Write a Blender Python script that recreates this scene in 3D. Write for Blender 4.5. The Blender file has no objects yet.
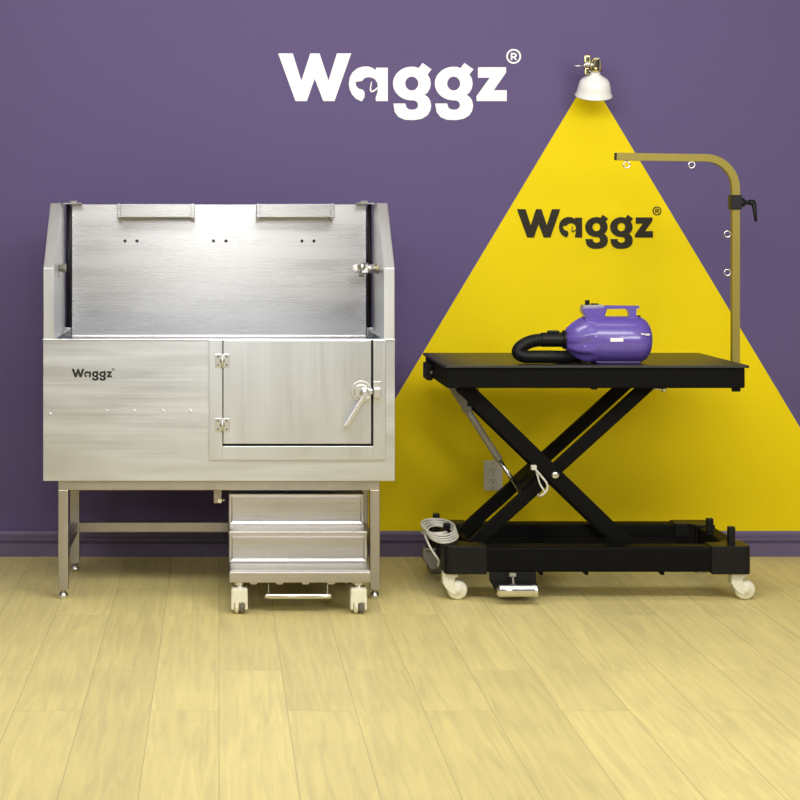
import bpy, bmesh, math, random
from mathutils import Vector, Matrix
PI = math.pi
scn = bpy.context.scene
COL = scn.collection
F, CX, CY, EYE = 1800.0, 219.0, 232.0, 1.33        # focal length in px, principal point, eye height


def at(px, py, Y):
    """where a point of the photo stands when it is Y metres from the camera"""
    return Vector(((px-CX)*Y/F, Y, EYE-(py-CY)*Y/F))


# ------------------------------------------------------------------ materials
def new_mat(name):
    m = bpy.data.materials.new(name)
    m.use_nodes = True
    nt = m.node_tree
    b = nt.nodes['Principled BSDF']
    return m, nt, b


def plain(name, col, rough=0.5, metal=0.0, bump=0.0, scale=60, coat=0.0, var=0.0, spec=0.5):
    m, nt, b = new_mat(name)
    N, L = nt.nodes, nt.links
    b.inputs['Base Color'].default_value = (*col, 1)
    b.inputs['Roughness'].default_value = rough
    b.inputs['Metallic'].default_value = metal
    b.inputs['Coat Weight'].default_value = coat
    b.inputs['Specular IOR Level'].default_value = spec
    tc = N.new('ShaderNodeTexCoord')
    no = N.new('ShaderNodeTexNoise')
    no.inputs['Scale'].default_value = scale
    no.inputs['Detail'].default_value = 4
    L.new(tc.outputs['Object'], no.inputs['Vector'])
    if bump:
        bp = N.new('ShaderNodeBump')
        bp.inputs['Strength'].default_value = bump
        bp.inputs['Distance'].default_value = 0.002
        L.new(no.outputs['Fac'], bp.inputs['Height'])
        L.new(bp.outputs['Normal'], b.inputs['Normal'])
    if var:
        mx = N.new('ShaderNodeMix')
        mx.data_type = 'RGBA'
        mx.inputs[6].default_value = (*[c*(1-var) for c in col], 1)
        mx.inputs[7].default_value = (*[min(1, c*(1+var)) for c in col], 1)
        L.new(no.outputs['Fac'], mx.inputs[0])
        L.new(mx.outputs[2], b.inputs['Base Color'])
    return m


def brushed(name, col, r0, r1, axis='x', bump=0.05, var=0.10, coarse=2.2, metal=1.0, aniso=0.6):
    """brushed steel: streaks of roughness and tone running along one axis"""
    m, nt, b = new_mat(name)
    N, L = nt.nodes, nt.links
    b.inputs['Metallic'].default_value = metal
    tc = N.new('ShaderNodeTexCoord')
    mp = N.new('ShaderNodeMapping')
    s = {'x': (1.2, 14, 220), 'z': (220, 14, 1.2)}[axis]
    mp.inputs['Scale'].default_value = s
    L.new(tc.outputs['Object'], mp.inputs['Vector'])
    fine = N.new('ShaderNodeTexNoise')
    fine.inputs['Scale'].default_value = 1.5
    fine.inputs['Detail'].default_value = 6
    L.new(mp.outputs['Vector'], fine.inputs['Vector'])
    mp2 = N.new('ShaderNodeMapping')
    mp2.inputs['Scale'].default_value = {'x': (1.0, 1.5, 7.0), 'z': (5.0, 1.5, 1.0)}[axis]
    L.new(tc.outputs['Object'], mp2.inputs['Vector'])
    big = N.new('ShaderNodeTexNoise')
    big.inputs['Scale'].default_value = coarse
    big.inputs['Detail'].default_value = 3
    L.new(mp2.outputs['Vector'], big.inputs['Vector'])
    add = N.new('ShaderNodeMath')
    add.operation = 'MULTIPLY_ADD'
    add.inputs[1].default_value = 0.45
    L.new(fine.outputs['Fac'], add.inputs[0])
    m2 = N.new('ShaderNodeMath')
    m2.operation = 'MULTIPLY'
    m2.inputs[1].default_value = 0.55
    L.new(big.outputs['Fac'], m2.inputs[0])
    L.new(m2.outputs[0], add.inputs[2])
    mr = N.new('ShaderNodeMapRange')
    mr.inputs['From Min'].default_value = 0.3
    mr.inputs['From Max'].default_value = 0.7
    mr.inputs['To Min'].default_value = r0
    mr.inputs['To Max'].default_value = r1
    L.new(add.outputs[0], mr.inputs['Value'])
    L.new(mr.outputs[0], b.inputs['Roughness'])
    rp = N.new('ShaderNodeMapRange')
    rp.inputs['From Min'].default_value = 0.3
    rp.inputs['From Max'].default_value = 0.7
    L.new(add.outputs[0], rp.inputs['Value'])
    mx = N.new('ShaderNodeMix')
    mx.data_type = 'RGBA'
    mx.inputs[6].default_value = (*[c*(1-var) for c in col], 1)
    mx.inputs[7].default_value = (*[min(1, c*(1+var)) for c in col], 1)
    L.new(rp.outputs[0], mx.inputs[0])
    L.new(mx.outputs[2], b.inputs['Base Color'])
    bp = N.new('ShaderNodeBump')
    bp.inputs['Strength'].default_value = bump
    bp.inputs['Distance'].default_value = 0.001
    L.new(fine.outputs['Fac'], bp.inputs['Height'])
    L.new(bp.outputs['Normal'], b.inputs['Normal'])
    # brushed along x: the lobe spreads upright
    b.inputs['Anisotropic'].default_value = aniso
    cv = N.new('ShaderNodeCombineXYZ')
    for i_, v_ in enumerate((0.03, 0.02, 1.0)):
        cv.inputs[i_].default_value = v_
    L.new(cv.outputs[0], b.inputs['Tangent'])
    return m


WALL_Y = 7.389
PURPLE = (0.120, 0.091, 0.215)
YELLOW = (0.86, 0.66, 0.004)


def wall_material():
    """violet emulsion with a yellow triangle painted below the lamp"""
    m, nt, b = new_mat('wall_paint')
    N, L = nt.nodes, nt.links
    b.inputs['Roughness'].default_value = 0.62
    b.inputs['Specular IOR Level'].default_value = 0.12
    apex = at(589, 76, WALL_Y)
    tc = N.new('ShaderNodeTexCoord')
    sp = N.new('ShaderNodeSeparateXYZ')
    L.new(tc.outputs['Object'], sp.inputs[0])

    def math_(op, a, bb):
        n = N.new('ShaderNodeMath')
        n.operation = op
        for i, v in enumerate((a, bb)):
            if v is None:
                continue
            if isinstance(v, (int, float)):
                n.inputs[i].default_value = v
            else:
                L.new(v, n.inputs[i])
        return n.outputs[0]
    dx = math_('ABSOLUTE', math_('SUBTRACT', sp.outputs['X'], apex.x), None)
    dz = math_('MULTIPLY', math_('SUBTRACT', apex.z, sp.outputs['Z']), 0.6)
    inside = math_('LESS_THAN', dx, dz)
    no = N.new('ShaderNodeTexNoise')
    no.inputs['Scale'].default_value = 1.3
    L.new(tc.outputs['Object'], no.inputs['Vector'])
    cols = []
    for c in (PURPLE, YELLOW):
        mx = N.new('ShaderNodeMix')
        mx.data_type = 'RGBA'
        mx.inputs[6].default_value = (*[x*0.97 for x in c], 1)
        mx.inputs[7].default_value = (*[x*1.03 for x in c], 1)
        L.new(no.outputs['Fac'], mx.inputs[0])
        cols.append(mx.outputs[2])
    mx = N.new('ShaderNodeMix')
    mx.data_type = 'RGBA'
    L.new(inside, mx.inputs[0])
    L.new(cols[0], mx.inputs[6])
    L.new(cols[1], mx.inputs[7])
    L.new(mx.outputs[2], b.inputs['Base Color'])
    n2 = N.new('ShaderNodeTexNoise')
    n2.inputs['Scale'].default_value = 180
    L.new(tc.outputs['Object'], n2.inputs['Vector'])
    bp = N.new('ShaderNodeBump')
    bp.inputs['Strength'].default_value = 0.08
    bp.inputs['Distance'].default_value = 0.001
    L.new(n2.outputs['Fac'], bp.inputs['Height'])
    L.new(bp.outputs['Normal'], b.inputs['Normal'])
    return m


FLOOR_DARK = (0.58, 0.49, 0.23)
FLOOR_LIGHT = (0.85, 0.73, 0.31)


def floor_material():
    """pale yellowish oak boards that run away from the camera"""
    m, nt, b = new_mat('oak_boards')
    N, L = nt.nodes, nt.links
    tc = N.new('ShaderNodeTexCoord')
    rot = N.new('ShaderNodeMapping')
    rot.inputs['Rotation'].default_value = (0, 0, PI/2)
    L.new(tc.outputs['Object'], rot.inputs['Vector'])
    br = N.new('ShaderNodeTexBrick')
    br.offset = 0.37
    br.inputs['Scale'].default_value = 1.0
    br.inputs['Brick Width'].default_value = 1.25
    br.inputs['Row Height'].default_value = 0.19
    br.inputs['Mortar Size'].default_value = 0.0010
    br.inputs['Mortar Smooth'].default_value = 0.3
    br.inputs['Color1'].default_value = (0.0, 0.0, 0.0, 1)
    br.inputs['Color2'].default_value = (1, 1, 1, 1)
    br.inputs['Mortar'].default_value = (0.5, 0.5, 0.5, 1)
    L.new(rot.outputs['Vector'], br.inputs['Vector'])
    gm = N.new('ShaderNodeMapping')
    gm.inputs['Scale'].default_value = (22, 1.3, 1)
    L.new(tc.outputs['Object'], gm.inputs['Vector'])
    ad = N.new('ShaderNodeVectorMath')
    ad.operation = 'ADD'
    sc = N.new('ShaderNodeVectorMath')
    sc.operation = 'SCALE'
    sc.inputs['Scale'].default_value = 13.0
    L.new(br.outputs['Color'], sc.inputs[0])
    L.new(gm.outputs['Vector'], ad.inputs[0])
    L.new(sc.outputs[0], ad.inputs[1])
    gr = N.new('ShaderNodeTexNoise')
    gr.inputs['Scale'].default_value = 1.6
    gr.inputs['Detail'].default_value = 7
    gr.inputs['Distortion'].default_value = 1.1
    L.new(ad.outputs[0], gr.inputs['Vector'])
    blot = N.new('ShaderNodeTexNoise')
    blot.inputs['Scale'].default_value = 2.4
    blot.inputs['Detail'].default_value = 3
    L.new(tc.outputs['Object'], blot.inputs['Vector'])
    ramp = N.new('ShaderNodeValToRGB')
    e = ramp.color_ramp.elements
    e[0].position = 0.22
    e[0].color = (*FLOOR_DARK, 1)
    e[1].position = 0.74
    e[1].color = (*FLOOR_LIGHT, 1)
    mixf = N.new('ShaderNodeMath')
    mixf.operation = 'MULTIPLY_ADD'
    mixf.inputs[1].default_value = 0.65
    L.new(gr.outputs['Fac'], mixf.inputs[0])
    bl = N.new('ShaderNodeMath')
    bl.operation = 'MULTIPLY'
    bl.inputs[1].default_value = 0.35
    L.new(blot.outputs['Fac'], bl.inputs[0])
    L.new(bl.outputs[0], mixf.inputs[2])
    L.new(mixf.outputs[0], ramp.inputs['Fac'])
    tone = N.new('ShaderNodeMix')
    tone.data_type = 'RGBA'
    tone.blend_type = 'MULTIPLY'
    L.new(ramp.outputs['Color'], tone.inputs[6])
    tr = N.new('ShaderNodeMapRange')
    tr.inputs['To Min'].default_value = 0.93
    tr.inputs['To Max'].default_value = 1.04
    L.new(br.outputs['Color'], tr.inputs['Value'])
    L.new(tr.outputs[0], tone.inputs[7])
    tone.inputs[0].default_value = 1.0
    seam = N.new('ShaderNodeMix')
    seam.data_type = 'RGBA'
    L.new(br.outputs['Fac'], seam.inputs[0])
    L.new(tone.outputs[2], seam.inputs[6])
    seam.inputs[7].default_value = (*[c*0.7 for c in FLOOR_DARK], 1)
    L.new(seam.outputs[2], b.inputs['Base Color'])
    b.inputs['Roughness'].default_value = 0.5
    b.inputs['Specular IOR Level'].default_value = 0.25
    bp = N.new('ShaderNodeBump')
    bp.inputs['Strength'].default_value = 0.12
    bp.inputs['Distance'].default_value = 0.001
    L.new(gr.outputs['Fac'], bp.inputs['Height'])
    L.new(bp.outputs['Normal'], b.inputs['Normal'])
    return m




M = {}
M['wall'] = wall_material()
M['ceiling'] = plain('ceiling_paint', (0.8, 0.8, 0.78), 0.7)
M['skirting'] = plain('skirting_paint', (0.125, 0.095, 0.19), 0.42, bump=0.03)
M['floor'] = floor_material()
M['steel'] = brushed('brushed_steel', (0.66, 0.68, 0.73), 0.26, 0.38, 'x')
M['steel_v'] = brushed('brushed_steel_upright', (0.67, 0.68, 0.70), 0.30, 0.40, 'z', var=0.06)
M['steel_panel'] = brushed('satin_steel_sheet', (0.62, 0.62, 0.63), 0.25, 0.30, 'x', bump=0.03, var=0.04)
M['steel_door'] = brushed('door_steel', (0.67, 0.69, 0.74), 0.27, 0.35, 'z', bump=0.02, var=0.03)
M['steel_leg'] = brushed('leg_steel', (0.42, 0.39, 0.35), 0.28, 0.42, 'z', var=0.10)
M['steel_shelf'] = brushed('shelf_steel', (0.50, 0.50, 0.50), 0.24, 0.30, 'x', var=0.05)
M['steel_step'] = brushed('step_steel', (0.50, 0.48, 0.46), 0.25, 0.36, 'x', var=0.12)
M['chrome'] = plain('chrome', (0.75, 0.75, 0.74), 0.16, 1.0)
M['satin'] = plain('satin_chrome', (0.78, 0.78, 0.78), 0.33, 1.0)
M['black_gap'] = plain('gap_and_hole_black', (0.006, 0.006, 0.007), 0.7)  # near-black colour stands in for the shade in door gap and holes
M['brassy'] = plain('gilt_brass', (0.52, 0.44, 0.20), 0.25, 1.0)
M['black'] = plain('black_powder_coat', (0.0040, 0.0040, 0.0038), 0.55, spec=0.08, bump=0.1, scale=300)
M['black_plastic'] = plain('black_plastic', (0.0055, 0.0055, 0.006), 0.40, spec=0.22, bump=0.05, scale=200)
M['black_mat'] = plain('ribbed_rubber_mat', (0.012, 0.012, 0.010), 0.42, bump=0.12, scale=400, spec=0.55)
M['arm'] = brushed('olive_gilt_metal', (0.25, 0.20, 0.035), 0.42, 0.55, 'z', var=0.10, metal=0.5)
M['ivory'] = plain('ivory_plastic', (0.78, 0.75, 0.60), 0.42, var=0.05)
M['grey_metal'] = plain('grey_painted_metal', (0.30, 0.285, 0.25), 0.4, 0.2, var=0.06)
M['grey_dark'] = plain('dull_grey_plastic', (0.20, 0.19, 0.16), 0.45, var=0.08)
M['tyre'] = plain('grey_tyre_rubber', (0.16, 0.15, 0.13), 0.55, var=0.1)
M['cable'] = plain('off_white_cable', (0.62, 0.60, 0.54), 0.45, var=0.05)
M['purple_plastic'] = plain('violet_plastic', (0.118, 0.075, 0.39), 0.28, coat=0.5, spec=0.5, var=0.03, scale=20)
M['violet_base'] = plain('dark_violet_plastic', (0.035, 0.02, 0.13), 0.4)
M['grey_plastic'] = plain('grey_plastic', (0.33, 0.32, 0.36), 0.35)
M['white_ink'] = plain('white_ink', (0.86, 0.86, 0.86), 0.5)
M['white_vinyl'] = plain('white_vinyl', (0.95, 0.95, 0.96), 0.5, spec=0.2)
M['black_vinyl'] = plain('black_vinyl', (0.022, 0.018, 0.008), 0.5, spec=0.2)
M['black_ink'] = plain('black_ink', (0.012, 0.011, 0.011), 0.5)
M['enamel'] = plain('white_enamel', (0.88, 0.88, 0.86), 0.22, coat=0.4, var=0.01)
M['plate'] = plain('cream_outlet_plastic', (0.72, 0.69, 0.55), 0.4)
M['slot'] = plain('dark_slot', (0.05, 0.045, 0.03), 0.6)


# ------------------------------------------------------------------ mesh helpers
class MB:
    def __init__(self):
        self.bm = bmesh.new()

    def _take(self, other, smooth=False):
        if smooth:
            for f in other.faces:
                f.smooth = True
        me = bpy.data.meshes.new('tmp')
        other.to_mesh(me)
        other.free()
        self.bm.from_mesh(me)
        bpy.data.meshes.remove(me)
        return self

    def box(self, x0, x1, y0, y1, z0, z1, bev=0.0, seg=2, mat=None):
        b = bmesh.new()
        bmesh.ops.create_cube(b, size=1.0)
        for v in b.verts:
            v.co = Vector((x0+(v.co.x+.5)*(x1-x0), y0+(v.co.y+.5)*(y1-y0), z0+(v.co.z+.5)*(z1-z0)))
        if bev:
            bmesh.ops.bevel(b, geom=list(b.edges), offset=bev, segments=seg, profile=0.5, affect='EDGES')
        if mat:
            b.transform(mat)
        return self._take(b)

    def bar(self, p0, p1, w, t, bev=0.003):
        """rectangular bar from p0 to p1 in an XZ plane; w in that plane, t along Y"""
        p0, p1 = Vector(p0), Vector(p1)
        d = p1-p0
        b = bmesh.new()
        bmesh.ops.create_cube(b, size=1.0)
        for v in b.verts:
            v.co = Vector((v.co.x*d.length, v.co.y*t, v.co.z*w))
        if bev:
            bmesh.ops.bevel(b, geom=list(b.edges), offset=bev, segments=2, profile=0.5, affect='EDGES')
        q = Vector((1, 0, 0)).rotation_difference(d.normalized())
        b.transform(Matrix.Translation((p0+p1)/2) @ q.to_matrix().to_4x4())
        return self._take(b)

    def cyl(self, p0, p1, r, r2=None, n=24, bev=0.0, smooth=True):
        p0, p1 = Vector(p0), Vector(p1)
        d = p1-p0
        b = bmesh.new()
        bmesh.ops.create_cone(b, cap_ends=True, segments=n, radius1=r, radius2=r if r2 is None else r2, depth=d.length)
        if bev:
            ed = [e for e in b.edges if len(e.link_faces) == 2 and any(len(f.verts) > 4 for f in e.link_faces)]
            bmesh.ops.bevel(b, geom=ed, offset=bev, segments=2, profile=0.5, affect='EDGES')
        if smooth:
            for f in b.faces:
                f.smooth = len(f.verts) <= 4
        q = Vector((0, 0, 1)).rotation_difference(d.normalized())
        b.transform(Matrix.Translation((p0+p1)/2) @ q.to_matrix().to_4x4())
        return self._take(b)

    def lathe(self, prof, mat, n=48, mod=None):
        """prof: (r, z) pairs turned about the local z axis, then placed by mat"""
        b = bmesh.new()
        rings = []
        for k, (r, z) in enumerate(prof):
            if r < 1e-6:
                rings.append([b.verts.new((0, 0, z))])
            else:
                rings.append([b.verts.new(((r*(mod(k, 2*PI*i/n) if mod else 1))*math.cos(2*PI*i/n),
                                           (r*(mod(k, 2*PI*i/n) if mod else 1))*math.sin(2*PI*i/n), z)) for i in range(n)])
        for a, c in zip(rings, rings[1:]):
            for i in range(n):
                j = (i+1) % n
                vs = [a[i % len(a)], a[j % len(a)], c[j % len(c)], c[i % len(c)]]
                u = []
                for v in vs:
                    if v not in u:
                        u.append(v)
                if len(u) > 2:
                    b.faces.new(u)
        bmesh.ops.recalc_face_normals(b, faces=b.faces)
        b.transform(mat)
        return self._take(b, True)

    def tube(self, pts, r, n=12, sub=6, closed=False, square=False, rfun=None):
        """round (or square) tube along a smooth path"""
        P = [Vector(p) for p in pts]
        path = []
        m = len(P)
        rng = range(m if closed else m-1)
        for i in rng:
            if closed:
                a, b_, c, d = P[(i-1) % m], P[i], P[(i+1) % m], P[(i+2) % m]
            else:
                a, b_, c, d = P[max(i-1, 0)], P[i], P[i+1], P[min(i+2, m-1)]
            for k in range(sub):
                t = k/sub
                path.append(0.5*((2*b_)+(-a+c)*t+(2*a-5*b_+4*c-d)*t*t+(-a+3*b_-3*c+d)*t**3))
        if not closed:
            path.append(P[-1])
        b = bmesh.new()
        rings = []
        up = None
        L = len(path)
        for i, p in enumerate(path):
            if closed:
                tan = (path[(i+1) % L]-path[i-1]).normalized()
            else:
                tan = (path[min(i+1, L-1)]-path[max(i-1, 0)]).normalized()
            if up is None:
                up = Vector((0, 1, 0)) if abs(tan.y) < 0.9 else Vector((0, 0, 1))
            up = (up-tan*up.dot(tan)).normalized()
            s = tan.cross(up)
            rr = r*(rfun(i/(L-1)) if rfun else 1)
            if square:
                h = rr
                rings.append([b.verts.new(p+s*h*u+up*h*v) for u, v in ((1, 1), (-1, 1), (-1, -1), (1, -1))])
            else:
                rings.append([b.verts.new(p+(s*math.cos(2*PI*k/n)+up*math.sin(2*PI*k/n))*rr) for k in range(n)])
        nn = len(rings[0])
        last = L if closed else L-1
        for i in range(last):
            a, c = rings[i], rings[(i+1) % L]
            for k in range(nn):
                b.faces.new((a[k], a[(k+1) % nn], c[(k+1) % nn], c[k]))
        if not closed:
            b.faces.new(rings[0][::-1])
            b.faces.new(rings[-1])
        bmesh.ops.recalc_face_normals(b, faces=b.faces)
        return self._take(b, not square)

    def prism(self, pts, axis, a0, a1, bev=0.0):
        """polygon pts extruded from a0 to a1 along axis ('x': pts are (y,z); 'y': (x,z); 'z': (x,y))"""
        def mk(p, a):
            return {'x': (a, p[0], p[1]), 'y': (p[0], a, p[1]), 'z': (p[0], p[1], a)}[axis]
        b = bmesh.new()
        v0 = [b.verts.new(mk(p, a0)) for p in pts]
        v1 = [b.verts.new(mk(p, a1)) for p in pts]
        b.faces.new(v0)
        b.faces.new(v1[::-1])
        n = len(pts)
        for i in range(n):
            b.faces.new((v0[i], v0[(i+1) % n], v1[(i+1) % n], v1[i]))
        bmesh.ops.recalc_face_normals(b, faces=b.faces)
        if bev:
            bmesh.ops.bevel(b, geom=list(b.edges), offset=bev, segments=2, profile=0.5, affect='EDGES')
        return self._take(b)

    def outline(self, loops, Y, thick):
        """flat shape in an XZ plane from one outer loop and its holes, front face at Y, thick deep"""
        cu = bpy.data.curves.new('tmpc', 'CURVE')
        cu.dimensions = '2D'
        cu.fill_mode = 'BOTH'
        cu.extrude = thick/2
        for lp in loops:
            s = cu.splines.new('POLY')
            s.points.add(len(lp)-1)
            for q, p in zip(s.points, lp):
                q.co = (p[0], p[1], 0, 1)
            s.use_cyclic_u = True
        o = bpy.data.objects.new('tmpo', cu)
        COL.objects.link(o)
        dg = bpy.context.evaluated_depsgraph_get()
        me = bpy.data.meshes.new_from_object(o.evaluated_get(dg))
        bpy.data.objects.remove(o)
        bpy.data.curves.remove(cu)
        me.transform(Matrix.Translation((0, Y+thick/2, 0)) @ Matrix.Rotation(PI/2, 4, 'X'))
        for p in me.polygons:
            p.use_smooth = False
        me.materials.clear()
        self.bm.from_mesh(me)
        bpy.data.meshes.remove(me)
        return self


ORIGIN = {}


def obj(name, mb, mat, parent=None, loc=None):
    org = ORIGIN[parent.name] if parent else Vector(loc or (0, 0, 0))
    me = bpy.data.meshes.new(name)
    mb.bm.transform(Matrix.Translation(-org))
    mb.bm.to_mesh(me)
    mb.bm.free()
    me.materials.append(mat)
    o = bpy.data.objects.new(name, me)
    COL.objects.link(o)
    if parent:
        o.parent = parent
    else:
        o.location = org
    ORIGIN[o.name] = org
    return o


def each(name, mb, mat, parent):
    """link every separate piece of mb as an object of its own"""
    bm = mb.bm
    seen, out = set(), []
    for v in bm.verts:
        if v in seen:
            continue
        isl, st = [], [v]
        seen.add(v)
        while st:
            u = st.pop()
            isl.append(u)
            for e in u.link_edges:
                w_ = e.other_vert(u)
                if w_ not in seen:
                    seen.add(w_)
                    st.append(w_)
        nb = MB()
        mp = {u: nb.bm.verts.new(u.co) for u in isl}
        fs = {f for u in isl for f in u.link_faces}
        for f in fs:
            nf = nb.bm.faces.new([mp[u] for u in f.verts])
            nf.smooth = f.smooth
        out.append(nb)
    bm.free()
    return [obj(name, nb, mat, parent) for nb in out]


def tag(o, label, cat, group=None):
    o['label'] = label
    o['category'] = cat
    if group:
        o['group'] = group
    return o


def thing(name, loc, label, cat, group=None):
    o = bpy.data.objects.new(name, None)
    o.empty_display_size = 0.1
    COL.objects.link(o)
    o.location = loc
    ORIGIN[o.name] = Vector(loc)
    return tag(o, label, cat, group)


def struct(name, mb, mat):
    o = obj(name, mb, mat)
    o['kind'] = 'structure'
    return o


# ------------------------------------------------------------------ the lettering
def letter_shapes():
    """the five letters and the mark in the photo's units, W's top left corner at (0, 0), y down"""
    def a_(u, v):
        return (270+u/6.154-278.1, 40+v/6.154-53.3)

    def g_(u, v):
        return (385+u/5.517-278.1, 40+v/5.517-53.3)
    S = []
    S.append(('letter', [[a_(*p) for p in [(50, 82), (140, 82), (193, 250), (248, 82), (305, 82), (360, 250), (412, 82), (500, 82),
                                           (397, 376), (328, 376), (275, 238), (227, 376), (157, 376)]]]))
    arc = [(565, 378), (530, 362), (505, 335), (490, 302), (485, 268), (491, 230), (508, 198), (538, 174), (572, 163), (605, 163),
           (632, 172), (651, 187), (652, 170), (725, 170), (725, 376), (652, 376), (650, 356), (662, 322), (664, 300)]
    ear = [(640, 318), (628, 322), (616, 316), (614, 300), (622, 258), (628, 258), (622, 298), (625, 313), (638, 308), (664, 287)]
    dog = [(660, 262), (645, 240), (622, 230), (598, 229), (580, 236), (567, 252), (526, 258), (530, 282), (544, 298), (574, 308),
           (583, 326), (581, 352)]
    S.append(('letter', [[a_(*p) for p in arc+ear+dog]]))
    for off in (0, 231):
        out = []
        for k in range(0, 25):              # left half of the bowl, bottom to top
            t = PI/2+PI*k/24*1.0
            out.append((148+104*math.cos(t), 240+93*math.sin(t)))
        out = [p for p in out]
        out += [(170, 149), (186, 155), (207, 126), (257, 162), (235, 190), (248, 212), (253, 240), (248, 268), (235, 290), (220, 302),
                (238, 316), (250, 335), (255, 362), (250, 390), (235, 415), (205, 434), (170, 441), (148, 442), (110, 440), (75, 425),
                (54, 398), (46, 350), (112, 350), (118, 372), (132, 382), (148, 385), (167, 382), (180, 371), (183, 358), (178, 343),
                (165, 334)]
        hole = [(148+36*math.cos(2*PI*k/24), 240+38*math.sin(2*PI*k/24)) for k in range(24)]
        S.append(('letter', [[g_(u+off, v) for u, v in out], [g_(u+off, v) for u, v in hole]]))
    S.append(('letter', [[g_(*p) for p in [(513, 150), (668, 150), (668, 180), (600, 277), (672, 277), (672, 337), (505, 337), (505, 310),
                                           (578, 208), (513, 208)]]]))
    return S, g_


def lettering(left, top, k, Y, thick, mat, parent, mark=True):
    """the word at photo scale k with its W at pixel (left, top) on the plane Y"""
    S, g_ = letter_shapes()

    def w(p):
        q = at(left+p[0]*k, top+p[1]*k, Y)
        return (q.x, q.z)
    objs = []
    for nm, loops in S:
        objs.append(obj(nm, MB().outline([[w(p) for p in lp] for lp in loops], Y, thick), mat, parent))
    if mark:
        mb = MB()
        ring = [[w(g_(710+r*math.cos(2*PI*i/32), 90+r*math.sin(2*PI*i/32))) for i in range(32)] for r in (41, 32)]
        mb.outline(ring, Y, thick)
        mb.outline([[w(g_(*p)) for p in [(694, 71), (715, 71), (725, 76), (728, 84), (725, 93), (718, 97), (730, 110), (720, 110),
                                         (709, 98), (703, 98), (703, 110), (694, 110)]],
                    [w(g_(*p)) for p in [(703, 79), (714, 79), (718, 84), (714, 90), (703, 90)]]], Y, thick)
        obj('registered_mark', mb, mat, parent)
    return objs


# ------------------------------------------------------------------ the setting
struct('wall_back', MB().box(-4.5, 6.0, WALL_Y, WALL_Y+0.12, 0, 3.2), M['wall'])
struct('ceiling', MB().box(-4.5, 6.0, -1.5, WALL_Y+0.12, 3.2, 3.25), M['ceiling'])
struct('floor', MB().box(-4.5, 6.0, -1.5, WALL_Y+0.12, -0.05, 0), M['floor'])
zb = 0.103
prof = [(WALL_Y, 0), (WALL_Y-0.016, 0), (WALL_Y-0.016, 0.054), (WALL_Y-0.008, 0.057), (WALL_Y-0.008, 0.064), (WALL_Y-0.020, 0.067),
        (WALL_Y-0.020, 0.078), (WALL_Y-0.010, 0.080), (WALL_Y-0.010, 0.086), (WALL_Y-0.010, 0.092), (WALL_Y-0.006, 0.099), (WALL_Y-0.005, zb), (WALL_Y, zb)]
struct('baseboard_back', MB().prism(prof, 'x', -4.5, 6.0), M['skirting'])

# ------------------------------------------------------------------ wall signs
t = thing('wall_lettering', at(392, 100, WALL_Y), 'large white company lettering high on the plain violet wall', 'lettering')
lettering(278.1, 53.3, 1.0, WALL_Y-0.003, 0.0028, M['white_vinyl'], t)
t = thing('wall_lettering', at(585, 237, WALL_Y), 'smaller black company lettering on the yellow triangle of the wall', 'lettering')
lettering(516.9, 209.1, 0.595, WALL_Y-0.003, 0.0028, M['black_vinyl'], t)

# ------------------------------------------------------------------ the outlet
OY = WALL_Y-0.006
t = thing('wall_outlet', at(493, 490, WALL_Y), 'cream double electrical outlet low on the yellow wall behind the scissor legs', 'outlet')
a, b = at(484, 460.5, OY), at(502.5, 490.5, OY)
obj('cover_plate', MB().box(a.x, b.x, OY, WALL_Y, b.z, a.z, 0.002), M['plate'], t)
for yc in (470, 480.5):
    c = at(493.2, yc, OY)
    s = obj('socket', MB().box(c.x-0.0165, c.x+0.0165, OY-0.0025, OY+0.001, c.z-0.0145, c.z+0.0145, 0.001), M['plate'], t)
    mb = MB()
    for dx in (-0.0065, 0.0065):
        mb.box(c.x+dx-0.0012, c.x+dx+0.0012, OY-0.0031, OY-0.002, c.z-0.002, c.z+0.008)
    mb.cyl((c.x, OY-0.0031, c.z-0.008), (c.x, OY-0.002, c.z-0.008), 0.0026, n=12)
    each('slot', mb, M['slot'], s)
mb = MB()
for yc in (463, 475.3, 488):
    c = at(493.2, yc, OY)
    mb.cyl((c.x, OY-0.0015, c.z), (c.x, OY+0.001, c.z), 0.003, n=12)
each('screw', mb, M['grey_metal'], t)

# ------------------------------------------------------------------ the tub
tub = thing('grooming_tub', (0, 6.8, 0), 'stainless steel dog grooming tub with side door standing on four square legs', 'tub')
FY = 6.50
mb = MB()
mb.box(-0.6355, 0.6355, FY, FY+0.012, 0.431, 0.938, 0.0015)
mb.box(-0.635, -0.620, FY+0.006, 7.12, 0.431, 0.938, 0.002)
mb.box(0.620, 0.635, FY+0.006, 7.12, 0.431, 0.938, 0.002)
mb.box(-0.635, 0.635, 7.105, 7.12, 0.431, 0.938, 0.002)
mb.box(-0.63, 0.63, FY+0.004, 7.11, 0.433, 0.60, 0.002)
mb.box(-0.635, 0.635, FY+0.002, FY+0.05, 0.925, 0.935, 0.002)
# spot-weld dimples along the front
for px, py in ((50, 414), (107, 411), (134.5, 411), (142, 407), (163, 411), (190.5, 411)):
    c = at(px, py, FY)
    r = 0.006 if px != 142 else 0.003
    mb.lathe([(r, -0.0002), (r*0.8, 0.0004), (r*0.4, 0.0008), (0, 0.0009)], Matrix.Translation((c.x, FY, c.z)) @ Matrix.Rotation(PI/2, 4, 'X'), n=16)
obj('basin', mb, M['steel'], tub)
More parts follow.
